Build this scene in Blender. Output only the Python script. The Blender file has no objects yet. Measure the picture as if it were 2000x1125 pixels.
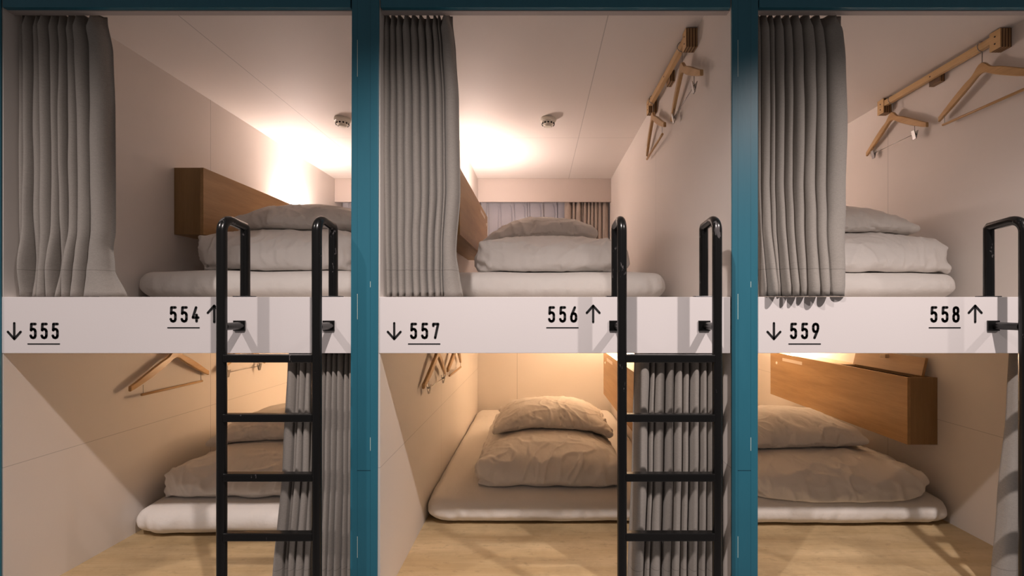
import bpy, bmesh, math, random
from mathutils import Vector, noise, Matrix
from mathutils.bvhtree import BVHTree

# ------------------------------------------------------------------ units
# u = one facade unit: 1.75 mm; x and z below are written in u from the eye point
S = 0.00175
EYE = 1.40
D = 1.556                      # distance of the eye from the facade plane y = 0
def X(u): return u * S
def Z(u): return EYE + u * S
PI = math.pi
scene = bpy.context.scene
COL = scene.collection

# ------------------------------------------------------------------ materials
def new_mat(name):
    m = bpy.data.materials.new(name); m.use_nodes = True
    nt = m.node_tree; b = nt.nodes['Principled BSDF']
    return m, nt, b
def N(nt, t, **kw):
    n = nt.nodes.new(t)
    for k, v in kw.items(): setattr(n, k, v)
    return n
def math_node(nt, op, a, b=None, clamp=False):
    n = N(nt, 'ShaderNodeMath', operation=op); n.use_clamp = clamp
    for i, v in enumerate((a, b)):
        if v is None: continue
        if isinstance(v, (int, float)): n.inputs[i].default_value = v
        else: nt.links.new(v, n.inputs[i])
    return n.outputs[0]
def mix(nt, fac, a, b):
    n = N(nt, 'ShaderNodeMix', data_type='RGBA')
    for i, v in ((0, fac), (6, a), (7, b)):
        if hasattr(v, 'is_output'): nt.links.new(v, n.inputs[i])
        elif i == 0: n.inputs[0].default_value = v
        else: n.inputs[i].default_value = (*v, 1)
    return n.outputs[2]
def noise_tex(nt, vec, scale, detail=3, rough=.5, sc=None):
    mp = N(nt, 'ShaderNodeMapping'); nt.links.new(vec, mp.inputs[0])
    if sc: mp.inputs['Scale'].default_value = sc
    n = N(nt, 'ShaderNodeTexNoise'); n.inputs['Scale'].default_value = scale
    n.inputs['Detail'].default_value = detail; n.inputs['Roughness'].default_value = rough
    nt.links.new(mp.outputs[0], n.inputs[0]); return n.outputs['Fac']
def ramp(nt, fac, p0, p1, c0=(0, 0, 0), c1=(1, 1, 1)):
    n = N(nt, 'ShaderNodeValToRGB'); nt.links.new(fac, n.inputs[0])
    e = n.color_ramp.elements; e[0].position = p0; e[1].position = p1
    e[0].color = (*c0, 1); e[1].color = (*c1, 1); return n.outputs[0]
def bump(nt, b, h, strength, dist=.002):
    n = N(nt, 'ShaderNodeBump'); n.inputs['Strength'].default_value = strength
    n.inputs['Distance'].default_value = dist
    nt.links.new(h, n.inputs['Height']); nt.links.new(n.outputs[0], b.inputs['Normal'])
def line_mask(nt, coord, pos, half):
    d = math_node(nt, 'SUBTRACT', coord, pos); d = math_node(nt, 'ABSOLUTE', d)
    return math_node(nt, 'LESS_THAN', d, half)

def wall_mat(name, col, seams, smudge=.10, rough=.6):
    """seams: list of (axis, position, half width, limit_axis, lo, hi)"""
    m, nt, b = new_mat(name)
    g = N(nt, 'ShaderNodeNewGeometry'); pos = g.outputs['Position']
    sx = N(nt, 'ShaderNodeSeparateXYZ'); nt.links.new(pos, sx.inputs[0])
    n1 = noise_tex(nt, pos, 3.0, 5, .6); n2 = noise_tex(nt, pos, 260, 2, .5)
    c = mix(nt, math_node(nt, 'MULTIPLY', n1, smudge * 2), col, tuple(v * .72 for v in col))
    scuff = ramp(nt, noise_tex(nt, pos, 14, 6, .75), .70, .80)
    c = mix(nt, math_node(nt, 'MULTIPLY', scuff, .16), c, tuple(v * .5 for v in col))
    tot = None
    for ax, p, h, la, lo, hi in seams:
        k = line_mask(nt, sx.outputs[ax], p, h)
        if la is not None:
            k = math_node(nt, 'MULTIPLY', k, math_node(nt, 'GREATER_THAN', sx.outputs[la], lo))
            k = math_node(nt, 'MULTIPLY', k, math_node(nt, 'LESS_THAN', sx.outputs[la], hi))
        tot = k if tot is None else math_node(nt, 'MAXIMUM', tot, k)
    if tot is not None:
        c = mix(nt, math_node(nt, 'MULTIPLY', tot, .5), c, tuple(v * .35 for v in col))
    nt.links.new(c, b.inputs['Base Color']); b.inputs['Roughness'].default_value = rough
    bump(nt, b, n2, .12, .001)
    return m

WALLC = (.80, .74, .69)
SEAM_Y = .99
SEAM_Z = Z(-314)
M = {}
M['wall'] = wall_mat('painted_panel', WALLC, [(1, SEAM_Y, .0016, None, 0, 0), (2, SEAM_Z, .0012, 0, -99, 99)])
M['ceil'] = wall_mat('ceiling_panel', WALLC, [(1, 1.556, .0018, None, 0, 0), (0, X(160), .0022, None, 0, 0),
                                             (0, X(-815), .0022, None, 0, 0)], .05)
M['back'] = wall_mat('back_panel', WALLC, [(0, X(-105), .0022, None, 0, 0), (0, X(-850), .0022, None, 0, 0)], .05)
M['board'] = wall_mat('fascia_paint', (.82, .775, .77), [], .07, .45)
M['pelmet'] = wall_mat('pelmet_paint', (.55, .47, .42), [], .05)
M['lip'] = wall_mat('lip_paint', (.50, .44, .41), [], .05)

def simple(name, col, rough=.5, metal=0, emit=None, es=0):
    m, nt, b = new_mat(name)
    o = N(nt, 'ShaderNodeTexCoord').outputs['Object']
    n = noise_tex(nt, o, 40, 2)
    c = mix(nt, math_node(nt, 'MULTIPLY', n, .15), col, tuple(v * .8 for v in col))
    nt.links.new(c, b.inputs['Base Color'])
    b.inputs['Roughness'].default_value = rough; b.inputs['Metallic'].default_value = metal
    if emit:
        b.inputs['Emission Color'].default_value = (*emit, 1); b.inputs['Emission Strength'].default_value = es
    return m

def wood_mat(name, dark, light, axis=1, scale=1.0, rough=.42, smudge=False):
    m, nt, b = new_mat(name)
    pos = N(nt, 'ShaderNodeNewGeometry').outputs['Position']
    sc = [10, 10, 10]; sc[axis] = 1.0
    n1 = noise_tex(nt, pos, 1.6 * scale, 6, .62, sc)
    sc2 = [60, 60, 60]; sc2[axis] = 2.5
    n2 = noise_tex(nt, pos, 3 * scale, 4, .6, sc2)
    c = mix(nt, ramp(nt, n1, .36, .64), dark, light)
    c = mix(nt, math_node(nt, 'MULTIPLY', ramp(nt, n2, .5, .72), .28), c, tuple(v * .6 for v in dark))
    if smudge:
        n3 = noise_tex(nt, pos, 2.4, 6, .7)
        c = mix(nt, math_node(nt, 'MULTIPLY', ramp(nt, n3, .45, .68), .50), c, tuple(v * .55 for v in dark))
        n4 = noise_tex(nt, pos, 16, 5, .7, (1, 2.2, 1))
        c = mix(nt, math_node(nt, 'MULTIPLY', ramp(nt, n4, .56, .68), .38), c, tuple(v * .45 for v in dark))
    nt.links.new(c, b.inputs['Base Color']); b.inputs['Roughness'].default_value = rough
    bump(nt, b, n2, .12, .001)
    return m
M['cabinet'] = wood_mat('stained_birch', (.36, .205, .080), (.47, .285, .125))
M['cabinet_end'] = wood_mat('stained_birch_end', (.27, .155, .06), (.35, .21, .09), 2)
M['pale_wood'] = wood_mat('pale_birch', (.56, .42, .26), (.68, .53, .35))
M['deck'] = wood_mat('deck_plywood', (.47, .335, .175), (.60, .45, .26), 0, .7, .5, True)
M['hanger'] = wood_mat('hanger_wood', (.46, .27, .11), (.58, .36, .16), 1, 1, .3)
M['rail'] = wood_mat('rail_wood', (.55, .34, .15), (.66, .44, .22))
M['tip'] = simple('rail_screw', (.05, .035, .02), .4)
M['dark'] = simple('dark_interior', (.012, .010, .009), .8)
M['ink'] = simple('black_ink', (.012, .012, .013), .55)
M['chrome'] = simple('chrome', (.36, .355, .35), .25, 1)
M['white_plastic'] = simple('white_plastic', (.85, .80, .70), .4)
M['sticker'] = simple('sticker_paper', (.72, .62, .52), .5)
M['corridor'] = simple('corridor_floor', (.16, .15, .145), .5)
M['lamp_up'] = simple('lamp_pink', (.9, .9, .9), .5, 0, (1, .80, .76), 14)
M['lamp_low'] = simple('lamp_amber', (.9, .9, .9), .5, 0, (1, .74, .48), 30)
M['window_frame'] = simple('window_frame', (.20, .20, .21), .4)

# laminated end grain of the coat rail blocks
m, nt, b = new_mat('plywood_edge')
pos = N(nt, 'ShaderNodeNewGeometry').outputs['Position']
w = N(nt, 'ShaderNodeTexWave', wave_type='BANDS', bands_direction='X'); w.inputs['Scale'].default_value = 26
w.inputs['Distortion'].default_value = .4
nt.links.new(pos, w.inputs[0])
nt.links.new(ramp(nt, w.outputs['Fac'], .35, .6, (.10, .05, .02), (.36, .21, .09)), b.inputs['Base Color'])
M['ply_edge'] = m

# glass of the night window, with a faint bluish glow put into the pane
m, nt, b = new_mat('night_glass')
b.inputs['Base Color'].default_value = (.10, .11, .16, 1); b.inputs['Roughness'].default_value = .08
b.inputs['Emission Color'].default_value = (.34, .36, .50, 1); b.inputs['Emission Strength'].default_value = .10
M['glass'] = m

# teal post paint with grooves and chipped edges (object space, origin at post axis)
def teal_mat(name, chips=True):
    m, nt, b = new_mat(name)
    o = N(nt, 'ShaderNodeTexCoord').outputs['Object']
    sx = N(nt, 'ShaderNodeSeparateXYZ'); nt.links.new(o, sx.inputs[0])
    base = (.020, .142, .205)
    n1 = noise_tex(nt, o, 3, 4, .6, (6, 6, 1))
    c = mix(nt, n1, base, (.031, .180, .255))
    if chips:
        for i, gx in enumerate((-.024, .020)):
            g = line_mask(nt, sx.outputs[0], gx, .0006)
            c = mix(nt, math_node(nt, 'MULTIPLY', g, .65), c, (.006, .05, .08))
            ch = line_mask(nt, sx.outputs[0], gx + .0002, .00085)
            nn = noise_tex(nt, o, 1, 1.5, .6, (.1, .1, 6 + 3 * i))
            ch = math_node(nt, 'MULTIPLY', ch, math_node(nt, 'GREATER_THAN', nn, 0.56 + .035 * i))
            c = mix(nt, ch, c, (.55, .62, .55))
        j = line_mask(nt, sx.outputs[2], Z(-318), .0014)
        a = math_node(nt, 'MULTIPLY', math_node(nt, 'GREATER_THAN', sx.outputs[0], -.025), math_node(nt, 'LESS_THAN', sx.outputs[0], .021))
        c = mix(nt, math_node(nt, 'MULTIPLY', math_node(nt, 'MULTIPLY', j, a), .85), c, (.004, .03, .05))
        sp = ramp(nt, noise_tex(nt, o, 150, 3, .7), .76, .79)
        c = mix(nt, math_node(nt, 'MULTIPLY', sp, .5), c, (.3, .38, .38))
    nt.links.new(c, b.inputs['Base Color']); b.inputs['Roughness'].default_value = .42
    bump(nt, b, noise_tex(nt, o, 90, 3, .5, (1, 1, .15)), .15, .001)
    return m
M['teal'] = teal_mat('teal_paint'); M['teal_plain'] = teal_mat('teal_paint_plain', False)

# black ladder paint, worn near the top bends
m, nt, b = new_mat('black_gloss')
pos = N(nt, 'ShaderNodeNewGeometry').outputs['Position']
sx = N(nt, 'ShaderNodeSeparateXYZ'); nt.links.new(pos, sx.inputs[0])
hi = ramp(nt, math_node(nt, 'SUBTRACT', sx.outputs[2], EYE - .05), .12, .30)
nz = noise_tex(nt, pos, 26, 5, .65, (1.5, 1.5, .5))
worn = ramp(nt, math_node(nt, 'ADD', nz, math_node(nt, 'MULTIPLY', hi, .085)), .685, .705)
spk = ramp(nt, noise_tex(nt, pos, 120, 2, .6), .78, .80)
worn = math_node(nt, 'MAXIMUM', math_node(nt, 'MULTIPLY', worn, .8), math_node(nt, 'MULTIPLY', spk, .35))
nt.links.new(mix(nt, worn, (.006, .006, .006), (.13, .12, .12)), b.inputs['Base Color'])
b.inputs['Roughness'].default_value = .24
M['ladder'] = m

# woven curtain fabric; hem seam .09 above the hem (mesh origin sits at the hem)
def fabric(name, col, hem=.092, translucent=False):
    m, nt, b = new_mat(name)
    o = N(nt, 'ShaderNodeTexCoord').outputs['Object']
    sx = N(nt, 'ShaderNodeSeparateXYZ'); nt.links.new(o, sx.inputs[0])
    n1 = noise_tex(nt, o, 60, 4, .7, (1.5, 1, 12)); n2 = noise_tex(nt, o, 220, 2, .6, (4, 3, 1.5))
    f = math_node(nt, 'MULTIPLY', math_node(nt, 'ADD', n1, n2), .5)
    c = mix(nt, ramp(nt, f, .35, .65), tuple(v * .82 for v in col), tuple(min(1, v * 1.12) for v in col))
    if hem:
        k = line_mask(nt, sx.outputs[2], hem, .0012)
        c = mix(nt, math_node(nt, 'MULTIPLY', k, .45), c, tuple(v * .3 for v in col))
    nt.links.new(c, b.inputs['Base Color'])
    b.inputs['Roughness'].default_value = .9
    b.inputs['Sheen Weight'].default_value = .15
    bump(nt, b, f, .35, .0015)
    return m
M['curtain'] = fabric('grey_linen', (.325, .295, .265))
M['curtain_back'] = fabric('taupe_drape', (.40, .33, .28), 0)
m, nt, b = new_mat('sheer_voile')
o = N(nt, 'ShaderNodeTexCoord').outputs['Object']
nt.links.new(mix(nt, noise_tex(nt, o, 300, 2), (.74, .72, .76), (.88, .85, .88)), b.inputs['Base Color'])
b.inputs['Roughness'].default_value = .9; b.inputs['Alpha'].default_value = .40
M['sheer'] = m

def linen(name, col):
    m, nt, b = new_mat(name)
    pos = N(nt, 'ShaderNodeNewGeometry').outputs['Position']
    n0 = noise_tex(nt, pos, 7, 3, .5)
    c = mix(nt, math_node(nt, 'MULTIPLY', n0, .3), col, tuple(v * .86 for v in col))
    nt.links.new(c, b.inputs['Base Color'])
    b.inputs['Roughness'].default_value = .85; b.inputs['Sheen Weight'].default_value = .1
    n1 = noise_tex(nt, pos, 9, 4, .55, (1.0, .55, 1.0)); n2 = noise_tex(nt, pos, 220, 2)
    h = math_node(nt, 'ADD', n1, math_node(nt, 'MULTIPLY', n2, .04))
    bump(nt, b, h, .5, .016)
    return m
M['sheet'] = linen('white_sheet', (.84, .80, .76))
M['duvet'] = linen('white_duvet_cover', (.82, .775, .735))
M['pillow'] = linen('white_pillowcase', (.82, .77, .72))

# ------------------------------------------------------------------ mesh helpers
def link(o, parent=None):
    COL.objects.link(o)
    if parent is not None: o.parent = parent
    return o
def tag(o, label=None, cat=None, group=None, kind=None):
    if label: o['label'] = label
    if cat: o['category'] = cat
    if group: o['group'] = group
    if kind: o['kind'] = kind
    return o
def thing(name, loc, label, cat, group=None, rz=0):
    o = bpy.data.objects.new(name, None); o.empty_display_size = .05
    COL.objects.link(o); o.location = loc; o.rotation_euler = (0, 0, rz)
    return tag(o, label, cat, group)
def obj(name, bm, mat, parent=None, loc=None, smooth=False, bevel=0, kind=None):
    me = bpy.data.meshes.new(name)
    bmesh.ops.recalc_face_normals(bm, faces=bm.faces[:])
    if loc is not None:                       # shapes are given in world space; re-base on loc
        bmesh.ops.translate(bm, vec=-Vector(loc), verts=bm.verts[:])
    bm.to_mesh(me); bm.free()
    me.materials.append(mat)
    o = bpy.data.objects.new(name, me)
    link(o, parent)
    if loc is not None and parent is None: o.location = loc
    if smooth:
        for p in me.polygons: p.use_smooth = True
    if bevel:
        bv = o.modifiers.new('bevel', 'BEVEL'); bv.width = bevel; bv.segments = 2; bv.limit_method = 'ANGLE'
    if kind: o['kind'] = kind
    return o
def box(bm, x0, x1, y0, y1, z0, z1):
    vs = [bm.verts.new(p) for p in ((x0, y0, z0), (x1, y0, z0), (x1, y1, z0), (x0, y1, z0), (x0, y0, z1), (x1, y0, z1), (x1, y1, z1), (x0, y1, z1))]
    for f in ((0, 1, 2, 3), (4, 5, 6, 7), (0, 1, 5, 4), (1, 2, 6, 5), (2, 3, 7, 6), (3, 0, 4, 7)):
        bm.faces.new([vs[i] for i in f])
    return vs
def bx(*a):
    bm = bmesh.new(); box(bm, *a); return bm
def tube(bm, pts, r, seg=14, caps=True):
    pts = [Vector(p) for p in pts]; rings = []
    up = None
    for i, p in enumerate(pts):
        if i == 0: t = (pts[1] - p).normalized()
        elif i == len(pts) - 1: t = (p - pts[-2]).normalized()
        else: t = ((p - pts[i - 1]).normalized() + (pts[i + 1] - p).normalized()).normalized()
        if up is None:
            up = Vector((1, 0, 0)) if abs(t.x) < .9 else Vector((0, 0, 1))
        a = t.cross(up).normalized(); bb = a.cross(t).normalized(); up = bb
        rr = r[i] if isinstance(r, (list, tuple)) else r
        if 0 < i < len(pts) - 1:
            ang = (p - pts[i - 1]).angle(pts[i + 1] - p)
            if ang > .8: rr *= 1.0 / math.cos(ang / 2) * .92
        rings.append([bm.verts.new(p + (a * math.cos(k / seg * 2 * PI) + bb * math.sin(k / seg * 2 * PI)) * rr) for k in range(seg)])
    for r0, r1 in zip(rings, rings[1:]):
        for k in range(seg):
            bm.faces.new((r0[k], r0[(k + 1) % seg], r1[(k + 1) % seg], r1[k]))
    if caps:
        bm.faces.new(rings[0]); bm.faces.new(rings[-1])
def lathe(bm, prof, c, seg=32):
    """prof: (radius, z) pairs from top to bottom round the vertical through c"""
    rings = []
    for r, z in prof:
        rings.append([bm.verts.new((c[0] + r * math.cos(k / seg * 2 * PI), c[1] + r * math.sin(k / seg * 2 * PI), c[2] + z)) for k in range(seg)])
    for r0, r1 in zip(rings, rings[1:]):
        for k in range(seg):
            bm.faces.new((r0[k], r0[(k + 1) % seg], r1[(k + 1) % seg], r1[k]))
    bm.faces.new(rings[0]); bm.faces.new(rings[-1])
def auto_smooth(o, deg=40):
    me = o.data
    for p in me.polygons: p.use_smooth = True
    me.set_sharp_from_angle(angle=math.radians(deg))

# ------------------------------------------------------------------ the building
PITCH = 742
LW = [-1045, -308, 430]        # left inner wall face of each bay (u)
RW = [-363, 378, 1120]         # right inner wall face
BACK = 2.54
FLOOR_L = -587; CEIL_L = -60; FLOOR_U = 18; CEIL_U = 662
BTOP = 20; BBOT = -90
structs = []
def struct(name, bm, mat, **k):
    o = obj(name, bm, mat, kind='structure', **k); return o

struct('floor', bx(X(-1600), X(1700), -3.2, 0.0, -.04, 0.0), M['corridor'])
# partition walls
names = ['wall_left', 'wall_centre_left', 'wall_centre_right', 'wall_right']
edges = [(-1105, -1045), (-363, -308), (378, 430), (1120, 1180)]
for nme, (a, b_) in zip(names, edges):
    struct(nme, bx(X(a), X(b_), .002, BACK + .30, 0.0, Z(CEIL_U) + .03), M['wall'])
for i in range(3):
    a, b_ = X(LW[i]), X(RW[i])
    struct('floor_lower_bunk', bx(a, b_, .002, BACK, Z(FLOOR_L) - .04, Z(FLOOR_L)), M['deck'])
    struct('floor_upper_bunk', bx(a, b_, .036, BACK, Z(CEIL_L), Z(FLOOR_U)), M['wall'])
    struct('ceiling', bx(a, b_, .03, BACK + .3, Z(CEIL_U), Z(CEIL_U) + .03), M['ceil'])
    struct('wall_back_lower', bx(a, b_, BACK, BACK + .03, Z(FLOOR_L) - .04, Z(FLOOR_U)), M['back'])
    struct('wall_back_plinth', bx(a, b_, .0, .02, 0, Z(FLOOR_L) - .041), M['board'])
    # upper back wall behind the window recess
    struct('wall_back_upper', bx(a, b_, BACK + .27, BACK + .30, Z(FLOOR_U), Z(CEIL_U)), M['back'])
    struct('wall_window_sill', bx(a, b_, BACK, BACK + .27, Z(FLOOR_U) - .03, Z(FLOOR_U) + .30), M['back'])

# teal posts
POSTS = [(-1110, -1046, 0), (-363.5, -310.5, .0031), (378, 429, .0006), (1121, 1173, 0)]
plab = ['teal painted post at the far left edge left of board 555',
        'teal painted post between the boards numbered 554 and 557',
        'teal painted post between the boards numbered 556 and 559',
        'teal painted post at the far right edge right of board 558']
for (a, b_, lean), lab in zip(POSTS, plab):
    cx = X((a + b_) / 2); hw = X(b_ - a) / 2
    bm = bmesh.new(); vs = box(bm, cx - hw, cx + hw, -.006, .0, 0, Z(735))
    for v in bm.verts: v.co.x += (v.co.z - EYE) * lean
    o = obj('timber_post', bm, M['teal'], loc=(cx, 0, 0), bevel=.0015)
    tag(o, lab, 'post', 'teal posts between the bunks')
# header beams + pale undersides
hl = ['dark teal header beam above the left bunk opening', 'dark teal header beam above the middle bunk opening',
      'dark teal header beam above the right bunk opening']
for i in range(3):
    a, b_ = X(LW[i]), X(RW[i]) 
    t = thing('header_beam', ((a + b_) / 2, 0, Z(583)), hl[i], 'beam', 'teal header beams')
    lc = t.location.copy()
    obj('beam', bx(a + .0035, b_ - .0035, -.004, .012, Z(584.5), Z(735)), M['teal_plain'], t, loc=lc, bevel=.001)
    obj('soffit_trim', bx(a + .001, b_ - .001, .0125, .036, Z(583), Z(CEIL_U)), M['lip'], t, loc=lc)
    # curtain track under the trim
    tr = bmesh.new(); box(tr, a + .004, b_ - .004, .045, .068, Z(600), Z(615))
    box(tr, a + .004, b_ - .004, .037, .0445, Z(600), Z(660))
    obj('curtain_track', tr, M['dark'], t, loc=lc)

# ------------------------------------------------------------------ writing
GL = {
 '5': [[(9, 27), (1.2, 27), (.7, 15)], [(.7, 15), (2.4, 16.8), (5, 17.2), (7.6, 16), (9, 13), (9, 4), (7.8, 1), (4.6, -.2), (1.4, 1), (0, 4.2)]],
 '4': [[(6.2, 27), (0, 7.2), (10.5, 7.2)], [(7.2, 12.5), (7.2, 0)]],
 '6': [[(6.8, 27), (1.2, 13.6), (0, 9), (0, 4.2), (1.4, 1), (4.6, -.2), (7.8, 1), (9.2, 4.2), (9.2, 10.5), (8, 14), (5, 15.4), (2, 14.4)]],
 '7': [[(0, 23.5), (0, 27), (9.4, 27), (3.6, 0)]],
 '8': [[(4.6, 27), (7.4, 26), (8.6, 23.4), (8.6, 18.6), (7.2, 15.6), (4.6, 14.8), (2, 15.6), (.6, 18.6), (.6, 23.4), (1.8, 26), (4.6, 27)],
       [(4.6, 14.8), (7.8, 13.4), (9.2, 10.2), (9.2, 4.4), (7.8, 1), (4.6, -.2), (1.4, 1), (0, 4.4), (0, 10.2), (1.4, 13.4), (4.6, 14.8)]],
 '9': [[(2.4, 0), (8, 13.4), (9.2, 18), (9.2, 22.8), (7.8, 26), (4.6, 27.2), (1.4, 26), (0, 22.8), (0, 16.5), (1.2, 13), (4.2, 11.6), (7.2, 12.6)]],
}
def stroke(bm, pts, w, y, th=.0008, scale=1.0, org=(0, 0)):
    P = [Vector((org[0] + p[0] * scale, org[1] + p[1] * scale)) for p in pts]
    hw = w / 2
    def prism(poly):
        f = [bm.verts.new((X(q[0]), y, Z(q[1]))) for q in poly]; g = [bm.verts.new((X(q[0]), y - th, Z(q[1]))) for q in poly]
        bm.faces.new(f); bm.faces.new(g)
        n = len(poly)
        for k in range(n): bm.faces.new((f[k], f[(k + 1) % n], g[(k + 1) % n], g[k]))
    for a, b_ in zip(P, P[1:]):
        d = (b_ - a).normalized(); n = Vector((-d.y, d.x)) * hw
        prism([a + n, b_ + n, b_ - n, a - n])
    for p in P:
        prism([(p[0] + hw * math.cos(k * PI / 6), p[1] + hw * math.sin(k * PI / 6)) for k in range(12)])
def number(txt, px, py_bot, pitch, yb, parent, lc):
    """px: left edge of first digit, py_bot: bottom edge (both facade pixels)"""
    bm = bmesh.new()
    for i, ch in enumerate(txt):
        for st in GL[ch]:
            stroke(bm, st, 4.8, yb, org=(px - 1050 + 2.15 + i * pitch, 600 - py_bot + 2.15), scale=1.0)
    return obj('number_' + 'marking', bm, M['ink'], parent, loc=lc)
def arrow(cx, ytop, ybot, up, yb, parent, lc):
    bm = bmesh.new(); x = cx - 1050; t = 600 - ytop - 2; b_ = 600 - ybot + 2
    stroke(bm, [(x, t), (x, b_)], 4.3, yb)
    if up: stroke(bm, [(x - 12.5, t - 14), (x, t), (x + 12.5, t - 14)], 4.3, yb)
    else: stroke(bm, [(x - 12.5, b_ + 14), (x, b_), (x + 12.5, b_ + 14)], 4.3, yb)
    return obj('arrow_marking', bm, M['ink'], parent, loc=lc)
def underline(x0, x1, yy, yb, parent, lc):
    return obj('underline', bx(X(x0 - 1050), X(x1 - 1050), yb - .0008, yb, Z(600 - yy - 1.1), Z(600 - yy + 1.1)), M['ink'], parent, loc=lc)

SIGNS = [  # low number, its x, underline; high number
    ('555', 58, (54, 117), 28, '554', 331.5, (327, 390), 418.5),
    ('557', 801, (797, 860), 770, '556', 1070.5, (1067, 1130), 1158.5),
    ('559', 1543, (1540, 1603), 1511.5, '558', 1817, (1814, 1876), 1904.5)]
for i, (lo, lx, lu, la, hi_, hx, hu, ha) in enumerate(SIGNS):
    a, b_ = X(LW[i] - (8 if i == 0 else 2)), X(RW[i] - (1 if i else 0))
    lc = ((a + b_) / 2, .018, Z(BBOT))
    t = thing('fascia_board', lc, 'white fascia board marked %s with an up arrow and %s with a down arrow' % (hi_, lo), 'board', 'numbered white fascia boards')
    obj('board', bx(a, b_, 0.0, .035, Z(BBOT), Z(BTOP)), M['board'], t, loc=lc, bevel=.001)
    yb = -.0002
    for (txt, nx, uu, ax, up, y0) in ((lo, lx, lu, la, False, 0), (hi_, hx, hu, ha, True, 1)):
        if up: number(txt, nx, 629.5, 21.6, yb, t, lc); underline(uu[0], uu[1], 640, yb, t, lc); arrow(ax, 595, 631, True, yb, t, lc)
        else: number(txt, nx, 661.8, 21.6, yb, t, lc); underline(uu[0], uu[1], 671.7, yb, t, lc); arrow(ax, 629, 664, False, yb, t, lc)

# ------------------------------------------------------------------ ladders
def ladder(xl, xr, label):
    YF = -.098; YR = .019; R = .0152
    lc = (X((xl + xr) / 2), YF, 0)
    t = thing('bunk_ladder', lc, label, 'ladder', 'black bunk ladders')
    top = Z(171); rb = .042
    for x in (xl, xr):
        pts = [(X(x), YF, 0.0), (X(x), YF, top - rb - R)]
        for k in range(1, 10):
            a = k / 9 * PI / 2
            pts.append((X(x), YF + rb - rb * math.cos(a), top - rb - R + rb * math.sin(a)))
        pts.append((X(x), YR - .006, top - R - .006))
        pts.append((X(x), YR, top - R - .013))
        pts.append((X(x), YR, Z(BTOP) + .003))
        bm = bmesh.new(); tube(bm, pts, R, 18)
        auto_smooth(obj('side_rail', bm, M['ladder'], t, loc=lc), 50)
        obj('base_plate', bx(X(x) - .034, X(x) + .030, .003, .034, Z(BTOP) + .0002, Z(BTOP) + .0035), M['ladder'], t, loc=lc, bevel=.001)
        bm = bmesh.new(); box(bm, X(x) - .026, X(x) + .014, -.006, -.0003, Z(-46), Z(-26)); tube(bm, [(X(x), YF + R * .8, Z(-36)), (X(x), -.004, Z(-36))], .0125, 14)
        obj('wall_bracket', bm, M['ladder'], t, loc=lc, bevel=.0008)
    for k in range(7):
        zc = Z(-93.5 - k * 108.4 * .999)
        if zc < .05: break
        obj('rung', bx(X(xl) + R * .6, X(xr) - R * .6, YF - .013, YF + .013, zc - .0125, zc + .0125), M['ladder'], t, loc=lc, bevel=.003)
    return t
ladder(-578, -404, 'black metal ladder in front of the left bunks, right of number 554')
ladder(154.5, 328.5, 'black metal ladder in front of the middle bunks, right of number 556')
ladder(892, 1066, 'black metal ladder at the right edge, right of number 558')

# ------------------------------------------------------------------ curtains
def interp(tab, z):
    """tab: list of (z, value) from top to bottom, smooth-interpolated"""
    if z >= tab[0][0]: return tab[0][1]
    for (z0, v0), (z1, v1) in zip(tab, tab[1:]):
        if z >= z1:
            t = (z0 - z) / (z0 - z1); t = t * t * (3 - 2 * t) * .6 + t * .4
            return v0 + (v1 - v0) * t
    return tab[-1][1]
def curtain_mesh(ztop, zbot, left, right, weights, yc, amp, seed, rows=64, ns=14, head=32, tuck=None, flats=False, flare=None, sharp=.42, wob=1.0):
    """positions in u; yc in metres; weights: relative fold widths"""
    bm = bmesh.new(); grid = []
    W = sum(weights); rnd = random.Random(seed)
    ph = [rnd.uniform(0, 9) for _ in weights]; am = [rnd.uniform(.75, 1.15) for _ in weights]
    gp = [rnd.choice((.15, .22, .32, .42, .55)) * (0 if flats else 1) for _ in weights]
    for r in range(rows + 1):
        q = r / rows; q = q ** 1.15 if r < rows else 1
        z = ztop + (zbot - ztop) * q
        xl = interp(left, z); xr = interp(right, z); fl = interp(flare, z) if flare else 0
        hd = max(0, 1 - (ztop - z) / head)                      # heading zone
        pinch = 1 + 2.4 * hd
        row = []; acc = 0
        cuts = [0]
        for i, w_ in enumerate(weights):
            acc += w_; cuts.append(acc / W)
        for i in range(1, len(cuts) - 1):
            cuts[i] += wob * .016 * noise.noise(Vector((ph[i], z * .004, seed))) + wob * .006 * noise.noise(Vector((ph[i] + 5, z * .016, seed)))
        for i, w_ in enumerate(weights):
            x0 = xl + (xr - xl) * cuts[i]; x1 = xl + (xr - xl) * cuts[i + 1]
            A = amp * am[i] * (.55 + .45 * min(1, w_)) * (1 - .35 * hd) * (1 + .2 * noise.noise(Vector((ph[i], z * .006, 3))))
            yo = 0
            if tuck: A, yo = tuck(i, z, A)
            if flats and w_ > .5: A *= .18
            for k in range(ns + (1 if i == len(weights) - 1 else 0)):
                t = k / ns
                s_ = max(0, (abs(math.sin(PI * t)) - gp[i]) / (1 - gp[i])) ** sharp
                g = .5 + .5 * math.copysign(abs(2 * t - 1) ** pinch, 2 * t - 1)
                g += -.105 * math.sin(2 * PI * t) * (1 - hd)       # slight overhang of each fold
                y = yc + yo + A * (.5 - s_)
                if i == len(weights) - 1 and t > .5: y = min(y, yc + yo + A * .1)
                if i == 0 and t < .5: y = min(y, yc + yo + A * .25)
                fx = fl * t * t if i == len(weights) - 1 else 0
                row.append(bm.verts.new((X(x0 + (x1 - x0) * g + fx), y, Z(z))))
        grid.append(row)
    for r0, r1 in zip(grid, grid[1:]):
        for k in range(len(r0) - 1): bm.faces.new((r0[k], r0[k + 1], r1[k + 1], r1[k]))
    return bm
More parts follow.
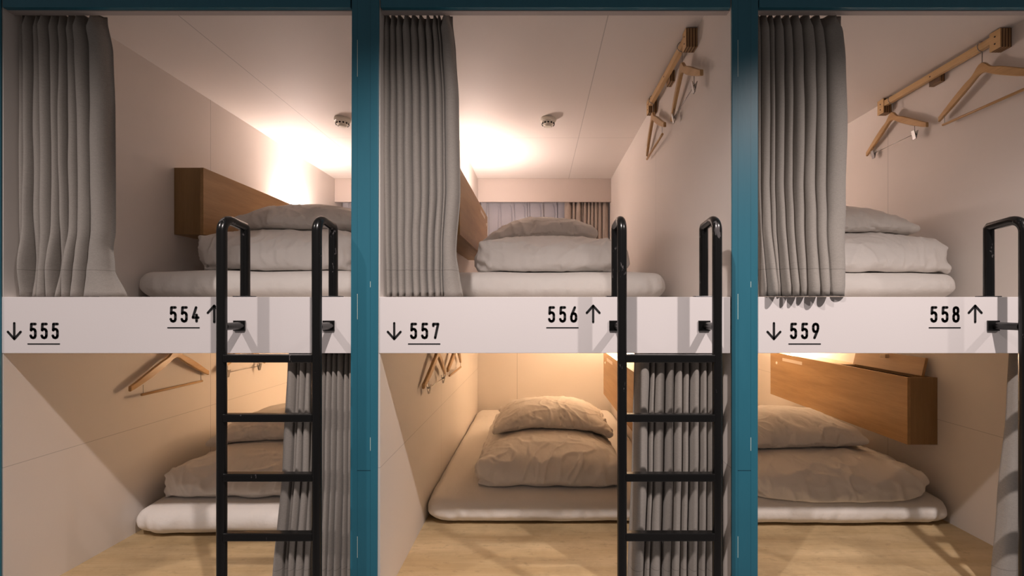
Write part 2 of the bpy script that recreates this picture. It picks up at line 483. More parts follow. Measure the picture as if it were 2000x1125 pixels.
def curtain(name, label, group, zbot, left, mat=None, **k):
    mat = mat or M['curtain']
    bm = curtain_mesh(zbot=zbot, left=left, **k)
    xm = X((left[0][1] + k['right'][0][1]) / 2)
    o = obj(name, bm, mat, loc=(xm, k['yc'], Z(zbot)), smooth=True)
    s = o.modifiers.new('thick', 'SOLIDIFY'); s.thickness = .0022; s.offset = 0
    return tag(o, label, 'curtain', group)
GU = 'grey linen curtains of the upper bunks'; GLo = 'grey linen curtains of the lower bunks'
R_ = .972
def px(v, r=R_): return (v - 1050) / r
def pz(v, r=R_): return (600 - v) / r
# upper left
def tuckL(i, z, A):
    k = math.exp(-((z - 85) / 55.0) ** 2)
    return A * (1 + .25 * k * math.sin(i * 2.1)), .010 * k * math.cos(i * 2.6) 
curtain('privacy_curtain', 'grey pleated curtain above the number 555, darkest of the upper curtains', GU, 21.5,
        [(580, px(36)), (300, px(36)), (20, px(36))],
        right=[(580, px(196)), (520, px(206)), (400, px(210)), (150, px(211)), (105, px(204)), (70, px(198)), (20, px(190))], flare=[(130, 0), (75, 14), (20, 47)],
        ztop=592, weights=[.8, .9, .9, 1.0, .85, .9, 1.0, 1.4, 1.9], yc=.066, amp=.075, seed=3, tuck=tuckL)
# upper middle
curtain('privacy_curtain', 'grey pleated curtain hanging above the number 557', GU, 21.5,
        [(580, px(749)), (300, px(748)), (20, px(754))],
        right=[(580, px(882)), (520, px(888)), (420, px(894)), (230, px(897)), (120, px(889)), (70, px(888)), (20, px(890))], flare=[(110, 0), (60, 8), (20, 13)],
        ztop=592, weights=[.8, .8, 1.0, 1.0, .9, 1.0, 1.0, .9, .25, 1.7], yc=.062, amp=.068, seed=8)
# upper right (bellies forward over the board)
def tuckR(i, z, A):
    f = max(0, min(1, (300 - z) / 260)); f = f * f
    return A * (1 + .25 * f), -.058 * f if i in (1, 3, 4, 6, 7) else -.040 * f
curtain('privacy_curtain', 'grey pleated curtain hanging above the number 559', GU, 21.8,
        [(580, px(1480)), (300, px(1479)), (20, px(1480))],
        right=[(580, px(1650)), (500, px(1657)), (380, px(1660)), (200, px(1655)), (100, px(1645)), (20, px(1636))],
        ztop=592, weights=[.4, .9, .6, .9, .85, 1.0, 1.3, 1.2, 2.1], yc=.062, amp=.070, seed=13, tuck=tuckR)
# lower bunks
def low(i, j): return None
rl = .955
curtain('privacy_curtain', 'grey pleated curtain behind the left ladder in the lower bunk', GLo, -584,
        [(-70, px(568, rl)), (-95, px(563, rl)), (-300, px(553, rl)), (-584, px(530, rl))],
        right=[(-70, px(692, rl)), (-584, px(690, rl))],
        ztop=-66, weights=[1.5, .5, .8, 1.0, 1.0, .25, .8, .8, .75, .8, .8, .7], yc=.084, amp=.072, seed=21, wob=.6)
curtain('privacy_curtain', 'grey pleated curtain behind the middle ladder in the lower bunk', GLo, -584,
        [(-70, px(1243, rl)), (-300, px(1238, rl)), (-584, px(1228, rl))],
        right=[(-70, px(1410, rl)), (-584, px(1410, rl))],
        ztop=-66, weights=[1.5, .45, 1.2, .85, .85, .8, .95, .8, .9, .7], yc=.084, amp=.072, seed=27, wob=.6)
curtain('privacy_curtain', 'grey curtain at the right edge of the lower right bunk', GLo, -584,
        [(-70, px(1978, rl)), (-200, px(1972, rl)), (-400, px(1954, rl)), (-584, px(1940, rl))],
        right=[(-70, X(1112) / S), (-584, X(1112) / S)],
        ztop=-66, weights=[1.8, .9, .9, .9, .9, .9, .9], yc=.074, amp=.055, seed=33, wob=.6)
for i in range(3):
    a, b_ = X(LW[i]) + .003, X(RW[i]) - .003
    o = obj('curtain_track', bx(a, b_, .064, .092, Z(-64), Z(CEIL_L) - .0002), M['dark'], loc=((a + b_) / 2, .078, Z(CEIL_L)))
    tag(o, ['dark curtain track under the board marked 554 and 555', 'dark curtain track under the board marked 556 and 557', 'dark curtain track under the board marked 558 and 559'][i], 'curtain track', 'lower curtain tracks')

# ------------------------------------------------------------------ back windows
for i in range(3):
    a, b_ = X(LW[i]), X(RW[i])
    side = ['left', 'middle', 'right'][i]
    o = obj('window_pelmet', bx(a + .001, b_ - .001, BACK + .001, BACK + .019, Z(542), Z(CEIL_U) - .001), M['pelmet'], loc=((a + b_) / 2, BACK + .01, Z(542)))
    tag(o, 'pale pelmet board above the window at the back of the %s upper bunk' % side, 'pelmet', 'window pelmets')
    w = thing('window_%d' % (i + 1), ((a + b_) / 2, BACK + .25, Z(180)), None, None); w['kind'] = 'structure'
    lc = w.location.copy()
    bm = bmesh.new(); x0, x1 = a + .05, b_ - .05; z0, z1 = Z(170), Z(575); y0, y1 = BACK + .235, BACK + .268
    box(bm, x0, x1, y0, y1, z1 - .04, z1); box(bm, x0, x1, y0, y1, z0, z0 + .04)
    for xx in (x0, (x0 + x1) / 2 - .02, x1 - .04): box(bm, xx, xx + .04, y0, y1, z0 + .04, z1 - .04)
    wf = obj('window_frame', bm, M['window_frame'], w, loc=lc)
    obj('window_pane', bx(x0 + .041, x1 - .041, BACK + .25, BACK + .255, z0 + .041, z1 - .041), M['glass'], wf, loc=lc)
    rb = .372
    L0, R0 = LW[i], RW[i]
    def q(v): return (v - 1050) / .372 + (0 if i == 1 else (i - 1) * PITCH)
    curtain('sheer_curtain', 'white sheer voile over the window at the back of the %s upper bunk' % side, 'sheer voiles', 152,
            [(600, L0 + 6), (150, L0 + 6)], M['sheer'],
            right=[(600, q(1108)), (150, q(1108))], ztop=560, weights=[.6, .25, 1.1, .28, 1.2, .3, 1.1, .3, .3, 1.2, .3, 1.2, .3, 1.0], yc=BACK + .15, amp=.035, flats=True, seed=40 + i, rows=20, ns=10, wob=.5)
    curtain('window_drape', 'taupe pleated drape at the window of the %s upper bunk' % side, 'window drapes', 152,
            [(600, q(1103)), (150, q(1100))], M['curtain_back'],
            right=[(600, R0 - 6), (150, R0 - 6)], ztop=560, weights=[1.5, .6, 1.2, .3, .8, .7, .7, .7, .8, 1.3], yc=BACK + .08, amp=.055, seed=50 + i, rows=20, ns=12, wob=.5)

# ------------------------------------------------------------------ smoke detectors
for i in range(3):
    c = (X(37 + (i - 1) * (PITCH - 20)), 1.24, Z(CEIL_U))
    t = thing('smoke_detector', c, ['cream smoke detector on the ceiling of the left upper bunk, half behind the teal post', 'cream round smoke detector on the ceiling of the middle upper bunk', 'cream smoke detector on the ceiling of the right upper bunk'][i], 'smoke detector', 'ceiling smoke detectors')
    bm = bmesh.new(); lathe(bm, [(.046, -.0003), (.049, -.006), (.049, -.014), (.045, -.020), (.042, -.021)], c)
    auto_smooth(obj('base', bm, M['white_plastic'], t, loc=c), 35)
    bm = bmesh.new(); lathe(bm, [(.041, -.021), (.040, -.030), (.034, -.038), (.020, -.0385)], c)
    auto_smooth(obj('housing', bm, M['white_plastic'], t, loc=c), 35)
    bm = bmesh.new()
    for k in range(12):
        a = k / 12 * 2 * PI
        v = box(bm, -.005, .005, -.0015, .0015, -.005, .004)
        bmesh.ops.rotate(bm, verts=v, cent=(0, 0, 0), matrix=Matrix.Rotation(a + PI / 2, 3, 'Z'))
        bmesh.ops.translate(bm, verts=v, vec=(c[0] + .0385 * math.cos(a), c[1] + .0385 * math.sin(a), c[2] - .034))
    obj('vent_slots', bm, M['dark'], t, loc=c)
    bm = bmesh.new(); lathe(bm, [(.022, -.0387), (.024, -.044), (.020, -.051), (.010, -.053)], c, 24)
    auto_smooth(obj('sensor_cap', bm, M['white_plastic'], t, loc=c), 35)

# ------------------------------------------------------------------ cabinets and lamps
def cabinet(wall, s, y0, zt, zb, label, group, lid_open=False, y1=1.985):
    """wall: wall face (u); s: +1 when the box stands out towards +x"""
    xa = X(wall) + s * .0008; xb = X(wall + s * 85)
    def bxs(u0, u1, *r):
        p, q_ = sorted((u0, u1)); return bx(p, q_, *r)
    T = .016; zt_, zb_ = Z(zt), Z(zb)
    lc = ((xa + xb) / 2, y0, zb_)
    t = thing('wall_cabinet', lc, label, 'cabinet', group)
    fp = obj('front_panel', bxs(xb - s * T, xb, y0, y1, zb_, zt_), M['cabinet'], t, loc=lc, bevel=.0008)
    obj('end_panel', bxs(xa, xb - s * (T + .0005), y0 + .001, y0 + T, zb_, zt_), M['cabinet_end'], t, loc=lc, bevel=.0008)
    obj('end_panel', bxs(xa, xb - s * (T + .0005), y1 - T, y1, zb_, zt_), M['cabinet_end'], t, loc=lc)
    obj('bottom_panel', bxs(xa, xb - s * (T + .0005), y0 + T + .0005, y1 - T - .0005, zb_, zb_ + T), M['cabinet'], t, loc=lc)
    obj('back_panel', bxs(xa, xa + s * .006, y0 + T + .0005, y1 - T - .0005, zb_ + T + .0005, zt_ - .02), M['dark'], t, loc=lc)
    ym = 1.20 if s < 0 else 1.28
    obj('top_panel', bxs(xa, xb - s * (T + .001), ym, y1 - .30, zt_ - .012, zt_ - .001), M['pale_wood'], t, loc=lc)
    # lamp well floor
    obj('lamp_well', bxs(xa, xb - s * (T + .001), y1 - .299, y1 - T - .0005, zt_ - .05, zt_ - .045), M['white_plastic'], t, loc=lc)
    if lid_open:
        bm = bmesh.new(); p, q_ = sorted((xa + s * .040, xa + s * .054))
        v = box(bm, p, q_, y0 + .03, ym - .005, zt_ + .001, zt_ + .094)
        bmesh.ops.rotate(bm, verts=v, cent=(xa + s * .047, 0, zt_), matrix=Matrix.Rotation(-s * .22, 3, 'Y'))
        lid = obj('lid', bm, M['cabinet'], t, loc=lc, bevel=.001)
        bm = bmesh.new(); p, q_ = sorted((xa + s * .047, xa + s * .068)); yy = .94
        box(bm, p, q_, yy - .02, yy + .02, zt_ + .068, zt_ + .088)
        obj('catch_block', bm, M['pale_wood'], lid, loc=lc, bevel=.001)
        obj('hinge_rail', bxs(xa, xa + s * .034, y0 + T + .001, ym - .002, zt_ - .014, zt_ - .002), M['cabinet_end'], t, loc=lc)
    else:
        lid = obj('lid', bxs(xa, xb - s * (T + .001), y0 + T + .001, ym - .003, zt_ - .012, zt_ - .001), M['pale_wood'], t, loc=lc)
    # switch and paper strip near the far end of the front
    bm = bmesh.new(); tube(bm, [(xb, 1.89, zt_ - .077), (xb + s * .004, 1.89, zt_ - .077)], .010, 20)
    obj('round_switch', bm, M['white_plastic'], fp, loc=lc)
    obj('paper_label', bxs(xb + s * .0003, xb + s * .0012, 1.56, 1.81, zt_ - .052, zt_ - .030), M['sticker'], fp, loc=lc)
    return t
def lamp(wall, s, zt, low_, label):
    x = X(wall + s * 36); y = 1.83; z = Z(zt) - .044
    o = thing('reading_lamp', (x, y, z), label, 'lamp', 'cabinet top reading lamps')
    lc = o.location.copy()
    obj('housing', bx(x - .03, x + .03, y - .12, y + .12, z, z + .012), M['white_plastic'], o, loc=lc, bevel=.002)
    obj('diffuser', bx(x - .024, x + .024, y - .112, y + .112, z + .0125, z + .020), M['lamp_low' if low_ else 'lamp_up'], o, loc=lc, bevel=.002)
    L = bpy.data.lights.new('lamp_light', 'AREA'); L.shape = 'RECTANGLE'; L.size = .05; L.size_y = .22
    L.energy = (E_LOW if low_ else E_UP) * .48
    L.color = C_LOW if low_ else C_UP
    lo = bpy.data.objects.new('lamp_glow', L); lo.rotation_euler = (PI, 0, 0)
    link(lo); lo.location = Vector((x, y, z + .024))
    P = bpy.data.lights.new('lamp_spread_light', 'POINT'); P.energy = (E_LOW if low_ else E_UP) * .56  # added point light, spreads the strip's glow sideways; no bulb is modelled
    P.shadow_soft_size = .03; P.color = L.color
    po = bpy.data.objects.new('lamp_spread_glow', P); link(po); po.location = Vector((x + s * .01, y, z + .075))
E_LOW, E_UP = 21.0, 12.5
C_LOW = (1, .70, .44); C_UP = (1, .81, .735)
sd = ['left', 'middle', 'right']
UC = ['brown wooden wall cabinet in the left upper bunk above the futon', 'brown wooden wall cabinet in the middle upper bunk, mostly behind the grey curtain', 'brown wooden wall cabinet in the right upper bunk behind the curtain']
LC = ['brown wooden wall cabinet in the left lower bunk behind the curtain', 'brown wooden wall cabinet in the middle lower bunk, mostly behind the ladder', 'brown wooden wall cabinet with its lid open in the right lower bunk']
for i in range(3):
    cabinet(LW[i], 1, .732, 401, 209, UC[i], 'upper bunk cabinets')
    cabinet(RW[i], -1, .673, -197, -385, LC[i], 'lower bunk cabinets', lid_open=(i == 2))
    lamp(LW[i], 1, 401, False, 'pink white lamp in the cabinet top of the %s upper bunk' % sd[i])
    lamp(RW[i], -1, -197, True, 'amber lamp in the cabinet top of the %s lower bunk' % sd[i])

# ------------------------------------------------------------------ coat rails and hangers
def coat_rail(wall, s, y0, y1, zt, label):
    """s: +1 stands out towards +x"""
    def bxs(u0, u1, *r):
        p, q_ = sorted((X(u0), X(u1))); return bx(p, q_, *r)
    lc = (X(wall + s * 13), (y0 + y1) / 2, Z(zt) - .06)
    t = thing('coat_rail', lc, label, 'coat rail', 'wooden coat rails')
    z1 = Z(zt) - .004
    obj('bar', bxs(wall + s * 14, wall + s * 26, y0 + .045, y1 - .045, z1 - .042, z1 - .012), M['rail'], t, loc=lc, bevel=.001)
    for yy in (y0, y1 - .045):
        eb = obj('end_block', bxs(wall + s * .3, wall + s * 26.5, yy, yy + .0448, z1 - .078, z1), M['ply_edge'], t, loc=lc, bevel=.001)
        obj('block_face', bxs(wall + s * 26.6, wall + s * 27.6, yy, yy + .0448, z1 - .078, z1), M['rail'], eb, loc=lc)
    ymid = (y0 + y1) / 2
    obj('spacer_block', bxs(wall + s * .3, wall + s * 13.8, ymid - .03, ymid + .03, z1 - .066, z1 - .012), M['ply_edge'], t, loc=lc)
    bm = bmesh.new()
    for yy, zz in ((y0 + .022, -.024), (y0 + .022, -.054), (y1 - .022, -.024), (y1 - .022, -.054), (ymid, -.03)):
        xx = X(wall + s * (27.7 if yy != ymid else 26.1))
        tube(bm, [(xx, yy, z1 + zz), (xx + s * .001, yy, z1 + zz)], .0035, 10)
    obj('screw_heads', bm, M['tip'], t, loc=lc)
    return t
def ip(tab, x):
    for (a, va), (b_, vb) in zip(tab, tab[1:]):
        if x <= b_: return va + (vb - va) * (x - a) / (b_ - a)
    return tab[-1][1]
TOP = [(0, .002), (.05, -.001), (.10, -.012), (.16, -.029), (.23, -.039), (.34, -.050), (.6, -.085), (.9, -.128), (1, -.141)]
BOT = [(0, -.043), (.07, -.046), (.14, -.058), (.24, -.074), (.40, -.096), (.6, -.122), (.9, -.156), (1, -.165)]
def hanger(wall, s, y, zt, clips, label, group, tilt=0.0, half=.218):
    """hooked over a coat rail whose bar top is at zt (metres)"""
    xb = X(wall + s * 20)
    t = thing('coat_hanger', (xb, y, zt), label, 'hanger', group, rz=tilt)
    # hook, local coordinates (x across the bar)
    hz = -.086
    bm = bmesh.new(); rh = .0215
    pts = [(0, 0, hz - .01), (0, 0, -.0148 - rh - .004)]
    for k in range(21):
        a = math.radians(-84 + 262 * k / 20)
        pts.append((s * rh * math.cos(a), 0, -.0148 + rh * math.sin(a)))
    tube(bm, pts, .0017, 8)
    auto_smooth(obj('hook', bm, M['chrome'], t), 60)
    # wooden arms
    bm = bmesh.new(); rings = []; n = 44
    for k in range(n + 1):
        q = (k / n) * 2 - 1; a = abs(q)
        zt0, zb0 = hz + ip(TOP, a), hz + ip(BOT, a)
        w = .0075 - .001 * a; xc = -s * .012 * a * a
        ring = []
        c = min(.003, w * .4)
        for (xx, zz) in ((-w + c, zt0), (w - c, zt0), (w, zt0 - c), (w, zb0 + c), (w - c, zb0), (-w + c, zb0), (-w, zb0 + c), (-w, zt0 - c)):
            ring.append(bm.verts.new((xc + xx, q * half, zz)))
        rings.append(ring)
    for r0, r1 in zip(rings, rings[1:]):
        for k in range(8): bm.faces.new((r0[k], r0[(k + 1) % 8], r1[(k + 1) % 8], r1[k]))
    bm.faces.new(rings[0]); bm.faces.new(rings[-1])
    auto_smooth(obj('wooden_arms', bm, M['hanger'], t), 35)
    if clips:
        bm = bmesh.new(); zr = hz - .172
        xr = -s * .004
        tube(bm, [(xr, -.165, zr), (xr, .165, zr)], .0016, 8)
        for yy in (-.150, .150): tube(bm, [(xr, yy, hz - .125), (xr, yy, zr)], .0013, 6)
        obj('metal_rod', bm, M['chrome'], t, smooth=True)
        for yy in (-.150, .150):
            bm = bmesh.new()
            for d in (-1, 1):
                v = box(bm, -.0012, .0012, yy - .010, yy + .010, -.024, .020)
                bmesh.ops.rotate(bm, verts=v, cent=(0, 0, 0), matrix=Matrix.Rotation(d * .20, 3, 'Y'))
                bmesh.ops.translate(bm, verts=v, vec=(xr + d * .0058, 0, zr - .004))
            tube(bm, [(xr, yy - .010, zr), (xr, yy + .010, zr)], .0045, 10)
            obj('clip', bm, M['chrome'], t)
    else:
        zr = hz - .190; xr = -s * .006
        bm = bmesh.new(); tube(bm, [(xr, -.195, zr), (xr, -.193, zr), (xr, .193, zr), (xr, .195, zr)], [.0045, .006, .006, .0045], 12)
        auto_smooth(obj('trouser_bar', bm, M['hanger'], t), 60)
        bm = bmesh.new()
        for yy in (-.185, .185): tube(bm, [(xr, yy, hz - .146), (xr, yy, zr + .003)], .0012, 6)
        obj('wire_supports', bm, M['chrome'], t)
    return t
ZU = Z(CEIL_U) - .004 - .012; ZL = Z(CEIL_L) - .004 - .012
RL = ['wooden coat rail in the left upper bunk behind the teal post', 'wooden coat rail high on the right wall of the middle upper bunk', 'wooden coat rail high on the right wall of the right upper bunk']
HG = 'wooden coat hangers'
for i in (1, 2):
    coat_rail(RW[i], -1, .325, 1.005, CEIL_U, RL[i])
    hanger(RW[i], -1, .415, ZU, i == 1, ['', 'wooden clip hanger nearest the front on the middle upper coat rail', 'large wooden hanger with wooden trouser bar at the right edge, top right bunk'][i], HG, tilt=(-.03 if i == 1 else .02))
    hanger(RW[i], -1, .915, ZU, i == 2, ['', 'wooden hanger with trouser bar at the far end of the middle upper coat rail', 'wooden clip hanger at the far end of the right upper coat rail'][i], HG, tilt=-.04)
for i in (0, 1):
    coat_rail(LW[i], 1, .60, 1.38, CEIL_L, ['wooden coat rail on the left wall of the left lower bunk, above the hangers', 'wooden coat rail on the left wall of the middle lower bunk, above the hangers'][i])
    hanger(LW[i], 1, .70 if i == 0 else .735, ZL, i == 1, ['wooden hanger with trouser bar on the left wall below number 554', 'wooden clip hanger nearest the front on the left wall below number 557'][i], HG, tilt=.03 if i == 0 else -.02, half=.248 if i == 0 else .218)
    hanger(LW[i], 1, 1.235 if i == 0 else 1.27, ZL, i == 0, ['wooden clip hanger seen through the left ladder below the board', 'wooden hanger with trouser bar deeper on the left wall below number 557'][i], HG)

# ------------------------------------------------------------------ bedding (inflated cloth, then baked to plain meshes)
def cushion_mesh(W, L, H, nx, ny, nz, seed, pinch, rumple=.004, bow=0.0):
    verts = []; idx = {}; faces = []
    def v(i, j, k):
        key = (i, j, k)
        if key not in idx:
            u = i / nx * 2 - 1; w_ = j / ny * 2 - 1; q = k / nz * 2 - 1
            x = u * W / 2 * (1 - pinch * w_ * w_); y = w_ * L / 2 * (1 - pinch * u * u)
            n = noise.noise(Vector((x * 9 + seed, y * 9, q)))
            n2 = noise.noise(Vector((x * 22 + seed, y * 22, q * 2 + 7)))
            idx[key] = len(verts)
            verts.append((x + n2 * rumple, y + n * rumple, q * H / 2 + H / 2 + .006 + n * rumple))
        return idx[key]
    for i in range(nx):
        for j in range(ny):
            faces.append((v(i, j, nz), v(i + 1, j, nz), v(i + 1, j + 1, nz), v(i, j + 1, nz)))
            faces.append((v(i, j + 1, 0), v(i + 1, j + 1, 0), v(i + 1, j, 0), v(i, j, 0)))
    for k in range(nz):
        for i in range(nx):
            faces.append((v(i, 0, k), v(i + 1, 0, k), v(i + 1, 0, k + 1), v(i, 0, k + 1)))
            faces.append((v(i, ny, k + 1), v(i + 1, ny, k + 1), v(i + 1, ny, k), v(i, ny, k)))
        for j in range(ny):
            faces.append((v(0, j, k + 1), v(0, j + 1, k + 1), v(0, j + 1, k), v(0, j, k)))
            faces.append((v(nx, j, k), v(nx, j + 1, k), v(nx, j + 1, k + 1), v(nx, j, k + 1)))
    me = bpy.data.meshes.new('soft'); me.from_pydata(verts, [], faces); me.update()
    return me
sims = {}
def add_sim(key, me, press, shrink, bend=.05, loc=0, grav=.5):
    o = bpy.data.objects.new('sim_' + key, me); COL.objects.link(o); o.location = (loc * 3, 30, 0)
    m_ = o.modifiers.new('c', 'CLOTH'); s = m_.settings
    s.quality = 5; s.mass = .1; s.tension_stiffness = 25; s.compression_stiffness = 25; s.shear_stiffness = 5
    s.bending_stiffness = bend; s.use_pressure = True; s.uniform_pressure_force = press; s.shrink_min = shrink
    s.air_damping = 2; s.effector_weights.gravity = grav
    s.tension_damping = 15; s.compression_damping = 15; s.shear_damping = 10
    m_.collision_settings.distance_min = .004
    m_.point_cache.frame_start = 1; m_.point_cache.frame_end = 30
    sims[key] = o
gm = bpy.data.meshes.new('g'); gm.from_pydata([(-9, 25, 0), (25, 25, 0), (25, 35, 0), (-9, 35, 0)], [], [(0, 1, 2, 3)])
ground = bpy.data.objects.new('sim_ground', gm); COL.objects.link(ground); ground.modifiers.new('x', 'COLLISION')
add_sim('pillow_a', cushion_mesh(.70, .50, .03, 56, 40, 1, 1, .06), 9, 0, .05, 0)
add_sim('pillow_b', cushion_mesh(.72, .50, .03, 52, 38, 1, 31, .04, .006), 7, -.02, .05, 1)
add_sim('duvet_a', cushion_mesh(.80, 1.12, .17, 50, 66, 7, 5, .015, .006), 3.2, -.05, .05, 2, .7)
add_sim('duvet_b', cushion_mesh(.86, 1.10, .13, 50, 64, 6, 77, .01, .007), 3.0, -.06, .05, 3, .7)
for f in range(1, 31): scene.frame_set(f)
dg = bpy.context.evaluated_depsgraph_get()
baked = {}
for k_, o in sims.items():
    me = bpy.data.meshes.new_from_object(o.evaluated_get(dg)); baked[k_] = me
for o in list(sims.values()) + [ground]:
    bpy.data.objects.remove(o, do_unlink=True)
scene.frame_set(1)
def fit(me, W, L, H, flipx=False, flipy=False):
    """rest the soft mesh on z = 0, centred, inside W x L x H"""
    me = me.copy(); co = [v.co.copy() for v in me.vertices]
    lo = [min(c[a] for c in co) for a in range(3)]; hi_ = [max(c[a] for c in co) for a in range(3)]
    for v, c in zip(me.vertices, co):
        x = ((c.x - lo[0]) / (hi_[0] - lo[0]) - .5) * W * (-1 if flipx else 1)
        y = ((c.y - lo[1]) / (hi_[1] - lo[1]) - .5) * L * (-1 if flipy else 1)
        v.co = (x, y, (c.z - lo[2]) / (hi_[2] - lo[2]) * H)
    if flipx != flipy: me.flip_normals()
    return me
def soft(name, me, mat, loc, rz, label, cat, group, drape=None, extra=None, crease=1.0):
    if drape is not None:
        bm = bmesh.new(); bm.from_mesh(me)
        bmesh.ops.subdivide_edges(bm, edges=bm.edges[:], cuts=1, smooth=.6, use_grid_fill=True)
        bm.normal_update(); bm.to_mesh(me); bm.free()
    o = bpy.data.objects.new(name, me); COL.objects.link(o)
    R = Matrix.Rotation(rz, 3, 'Z')
    for v in me.vertices:
        v.co = R @ v.co
    if drape is not None:                       # follow the height of the thing below
        bvh, dz, base = drape
        cell = {}
        def hgt(x, y):
            h = bvh.ray_cast(Vector((x, y, base + 2)), Vector((0, 0, -1)))[0]
            return h.z if h else None
        for v in me.vertices:
            x, y = v.co.x + loc[0], v.co.y + loc[1]
            k = (round(x / .04), round(y / .04))
            sw = sh = 0
            for a in (-2, -1, 0, 1, 2):
                for b_ in (-2, -1, 0, 1, 2):
                    kk = (k[0] + a, k[1] + b_)
                    if kk not in cell:
                        cell[kk] = hgt(kk[0] * .04, kk[1] * .04) or dz
                    w_ = math.exp(-((kk[0] * .04 - x) ** 2 + (kk[1] * .04 - y) ** 2) / .0016)
                    sw += w_; sh += w_ * cell[kk]
            hm = sh / sw; hh = hgt(x, y) or dz
            h = max(hm, hh) if v.co.z < .02 else hm
            v.co.z += max(h, dz) - loc[2] + .002
    if drape is not None:
        sd_ = loc[0] * 7 + loc[2] * 3
        me.update()
        nr = [v.normal.copy() for v in me.vertices]
        xs = max(abs(v.co.x) for v in me.vertices); ys = max(abs(v.co.y) for v in me.vertices)
        for v, n_ in zip(me.vertices, nr):
            if n_.z < -.3: continue
            p = v.co
            wv = noise.noise_vector(Vector((p.x * 3 + sd_, p.y * 3, p.z * 3))) * .30
            ex_, ey_ = abs(p.x) / xs, abs(p.y) / ys
            e = max(ex_, ey_)
            r1 = 1 - abs(noise.noise(Vector(((p.x + wv.x) * 9 + sd_, (p.y + wv.y) * 4.0, (p.z + wv.z) * 5)))) * 5.0
            r2 = 1 - abs(noise.noise(Vector(((p.x + wv.y) * 5, (p.y + wv.x) * 12 + sd_, p.z * 8)))) * 5.0
            a_ = (.30 + .70 * e ** 2) * crease
            g_ = 0
            if e > .72:                              # gathers run in from the hem
                tc = p.x if ey_ > ex_ else p.y
                g_ = noise.noise(Vector((tc * 26 + sd_, p.z * 5, sd_))) * .0075 * (e - .72) / .28 * crease
            v.co = p + n_ * (max(0, r1) ** 1.4 * .011 * a_ + max(0, r2) ** 1.4 * .008 * a_ + g_)
    if extra:
        for v in me.vertices: extra(v)
    o.location = loc
    me.materials.clear(); me.materials.append(mat)
    for p in me.polygons: p.use_smooth = True
    sb = o.modifiers.new('s', 'SUBSURF'); sb.levels = 1; sb.render_levels = 1
    return tag(o, label, cat, group)
def futon_mesh(W, L, H, seed, nx=76, ny=116, nz=9):
    me = cushion_mesh(W, L, H, nx, ny, nz, seed, 0, 0)
    r = H * .36
    for v in me.vertices:
        x, y, z = v.co.x, v.co.y, v.co.z - .006
        c = Vector((max(-W / 2 + r, min(W / 2 - r, x)), max(-L / 2 + r, min(L / 2 - r, y)), max(r, min(H - r, z))))
        cr = .05                                   # plan corners
        d = Vector((x, y, z)) - c
        p = c + d.normalized() * r if d.length > 1e-6 else Vector((x, y, z))
        nrm = d.normalized() if d.length > 1e-6 else Vector((0, 0, 1))
        ex = max(0, abs(p.x) - (W / 2 - .12)) / .12; ey = max(0, abs(p.y) - (L / 2 - .12)) / .12
        k = min(1, ex * ey)                        # pull the corners in, gather the cloth there
        p.x -= math.copysign(.022 * k, p.x); p.y -= math.copysign(.022 * k, p.y)
        side = max(0, 1 - abs(nrm.z)) if (ex > 0 or ey > 0) else 0
        t_ = (p.x if ey > ex else p.y)
        g = 1 - abs(noise.noise(Vector((t_ * 24 + seed, p.z * 7, seed + (0 if p.y < 0 else 4))))) * 2
        gk = .0055 + .009 * min(1, ex + ey) * max(0, max(ex, ey) - .3) * (abs(abs(p.x) - W / 2) < .2)
        p += nrm * (g * gk * side + .004 * noise.noise(Vector((p.x * 6, p.y * 6, seed))) )
        u, w_ = p.x / W * 2, p.y / L * 2
        q = max(0, min(1, p.z / H))
        p.z += q * (.010 * (1 - u ** 4) * (1 - w_ ** 6) + .004 * noise.noise(Vector((p.x * 4 + seed, p.y * 4, 1))) - .016 * (max(abs(u), abs(w_)) ** 14))
        p.y += (1 if p.y < 0 else -1) * (.026 + .010 * noise.noise(Vector((p.x * 9, seed, 0)))) * max(0, 1 - q * 2.4) * min(1, ey * 2)
        p.x += (1 if p.x < 0 else -1) * .022 * max(0, 1 - q * 2.4) * min(1, ex * 2)
        p.z = max(0, p.z)
        v.co = p
    return me
def bvh_of(o):
    me = o.data
    return BVHTree.FromPolygons([o.location + v.co for v in me.vertices], [tuple(p.vertices) for p in me.polygons])
GF, GD, GP = 'white futon mattresses', 'folded white duvets', 'white pillows'
def bed(floor, fx0, fx1, fy0, fh, dx0, dx1, dy0, dy1, dh, dkey, px0, px1, py0, py1, ph, pkey, where, flip=False, drz=0, prz=0, tilt=None):
    zf = Z(floor) + .001
    w = X(fx1 - fx0); cx = X((fx0 + fx1) / 2); Ly = min(1.94, BACK - .03 - fy0)
    fu = soft('futon_mattress', futon_mesh(w, Ly, fh, fx0 * .01 + floor), M['sheet'], (cx, fy0 + Ly / 2, zf), 0,
              'white sheeted futon mattress %s' % where[0], 'mattress', GF)
    b1 = bvh_of(fu); top = zf + fh
    cx = X((dx0 + dx1) / 2)
    dme = fit(baked[dkey], X(dx1 - dx0), dy1 - dy0, dh, flip, False)
    du = soft('folded_duvet', dme, M['duvet'], (cx, (dy0 + dy1) / 2, top), drz, where[1], 'duvet', GD, drape=(b1, top - .03, top), extra=tilt)
    b2 = bvh_of(du)
    pme = fit(baked[pkey], X(px1 - px0), py1 - py0, ph, flip, False)
    topd = max(v.co.z for v in du.data.vertices) + du.location.z
    soft('pillow', pme, M['pillow'], (X((px0 + px1) / 2), (py0 + py1) / 2, topd - .02), prz, where[2], 'pillow', GP, drape=(b2, topd - dh * .45, topd))
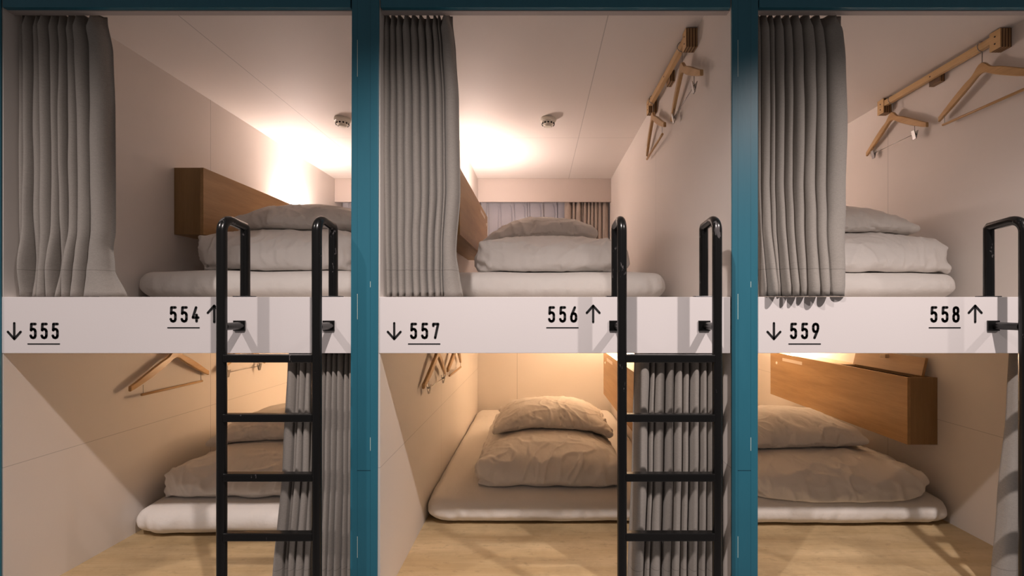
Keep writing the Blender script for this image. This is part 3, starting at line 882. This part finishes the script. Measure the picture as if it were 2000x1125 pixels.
bed(FLOOR_U, -1040, -392, .47, .135, -970, -470, .60, 1.72, .245, 'duvet_a', -905, -510, .78, 1.28, .150, 'pillow_a',
    ['on the left upper bunk, above number 554', 'thick folded white duvet on the left upper bunk under the wooden cabinet', 'white pillow topmost on the left upper bunk behind the ladder tops'])
bed(FLOOR_U, -300, 350, .55, .135, -192, 275, .66, 1.76, .215, 'duvet_a', -172, 198, 1.02, 1.52, .150, 'pillow_a',
    ['on the middle upper bunk, above number 556', 'thick folded white duvet on the middle upper bunk right of the curtain', 'white pillow topmost on the middle upper bunk in front of the window'], flip=True)
bed(FLOOR_U, 440, 1108, .50, .130, 620, 1108, .52, 1.58, .225, 'duvet_b', 650, 1065, .66, 1.16, .140, 'pillow_b',
    ['on the right upper bunk, above number 558', 'thick folded white duvet on the right upper bunk right of the curtain', 'flat white pillow topmost on the right upper bunk'], prz=-.05)
bed(FLOOR_L, -1042, -400, .46, .125, -1025, -560, .56, 1.62, .185, 'duvet_b', -990, -590, .82, 1.32, .14, 'pillow_b',
    ['in the left lower bunk behind the ladder', 'folded white duvet in the left lower bunk behind the ladder', 'white pillow in the left lower bunk seen between the ladder rungs'], flip=True)
bed(FLOOR_L, -304, 374, .575, .125, -186, 256, .68, 1.80, .180, 'duvet_b', -150, 250, 1.06, 1.60, .130, 'pillow_a',
    ['in the middle lower bunk, fully in view on the plywood', 'rumpled white duvet in the middle lower bunk', 'white pillow in the middle lower bunk lying on the rumpled duvet'])
bed(FLOOR_L, 440, 1114, .555, .125, 560, 1096, .56, 1.70, .150, 'duvet_a', 585, 992, .82, 1.32, .155, 'pillow_a',
    ['in the right lower bunk in front of the open cabinet', 'folded white duvet in the right lower bunk under the open cabinet', 'plump white pillow in the right lower bunk next to the teal post'], flip=True)

# ------------------------------------------------------------------ lights
def spot(x, label=None, e=1.0):
    L = bpy.data.lights.new('corridor_downlight', 'SPOT'); L.energy = 112 * e; L.color = (1, .875, .83)
    L.spot_size = math.radians(123); L.spot_blend = .95; L.shadow_soft_size = .022
    o = bpy.data.objects.new('corridor_downlight', L); COL.objects.link(o)
    o.location = (X(x), -1.03, EYE + 1.28)
    tgt = Vector((X(x), -.62, EYE - .8)); d = tgt - o.location
    o.rotation_euler = d.to_track_quat('-Z', 'Y').to_euler()
spot(-980, e=.65); spot(-120, e=1.1); spot(740, e=1.15)
spot(-1840, e=.8); spot(1600, e=.8)

wd = bpy.data.worlds.new('world'); scene.world = wd; wd.use_nodes = True
bg = wd.node_tree.nodes['Background']; bg.inputs[0].default_value = (1.0, .88, .84, 1); bg.inputs[1].default_value = .105

# ------------------------------------------------------------------ camera
cam = bpy.data.cameras.new('camera'); co = bpy.data.objects.new('camera', cam); COL.objects.link(co)
cam.sensor_width = 36; cam.lens = 889 / 2000 * 36
cam.shift_x = -50 / 2000; cam.shift_y = 37.5 / 2000
co.location = (0, -D, EYE); co.rotation_euler = (PI / 2, 0, 0)
cam.clip_start = .02
scene.camera = co
scene.view_settings.view_transform = 'Standard'
scene.view_settings.look = 'None'
scene.view_settings.exposure = .06
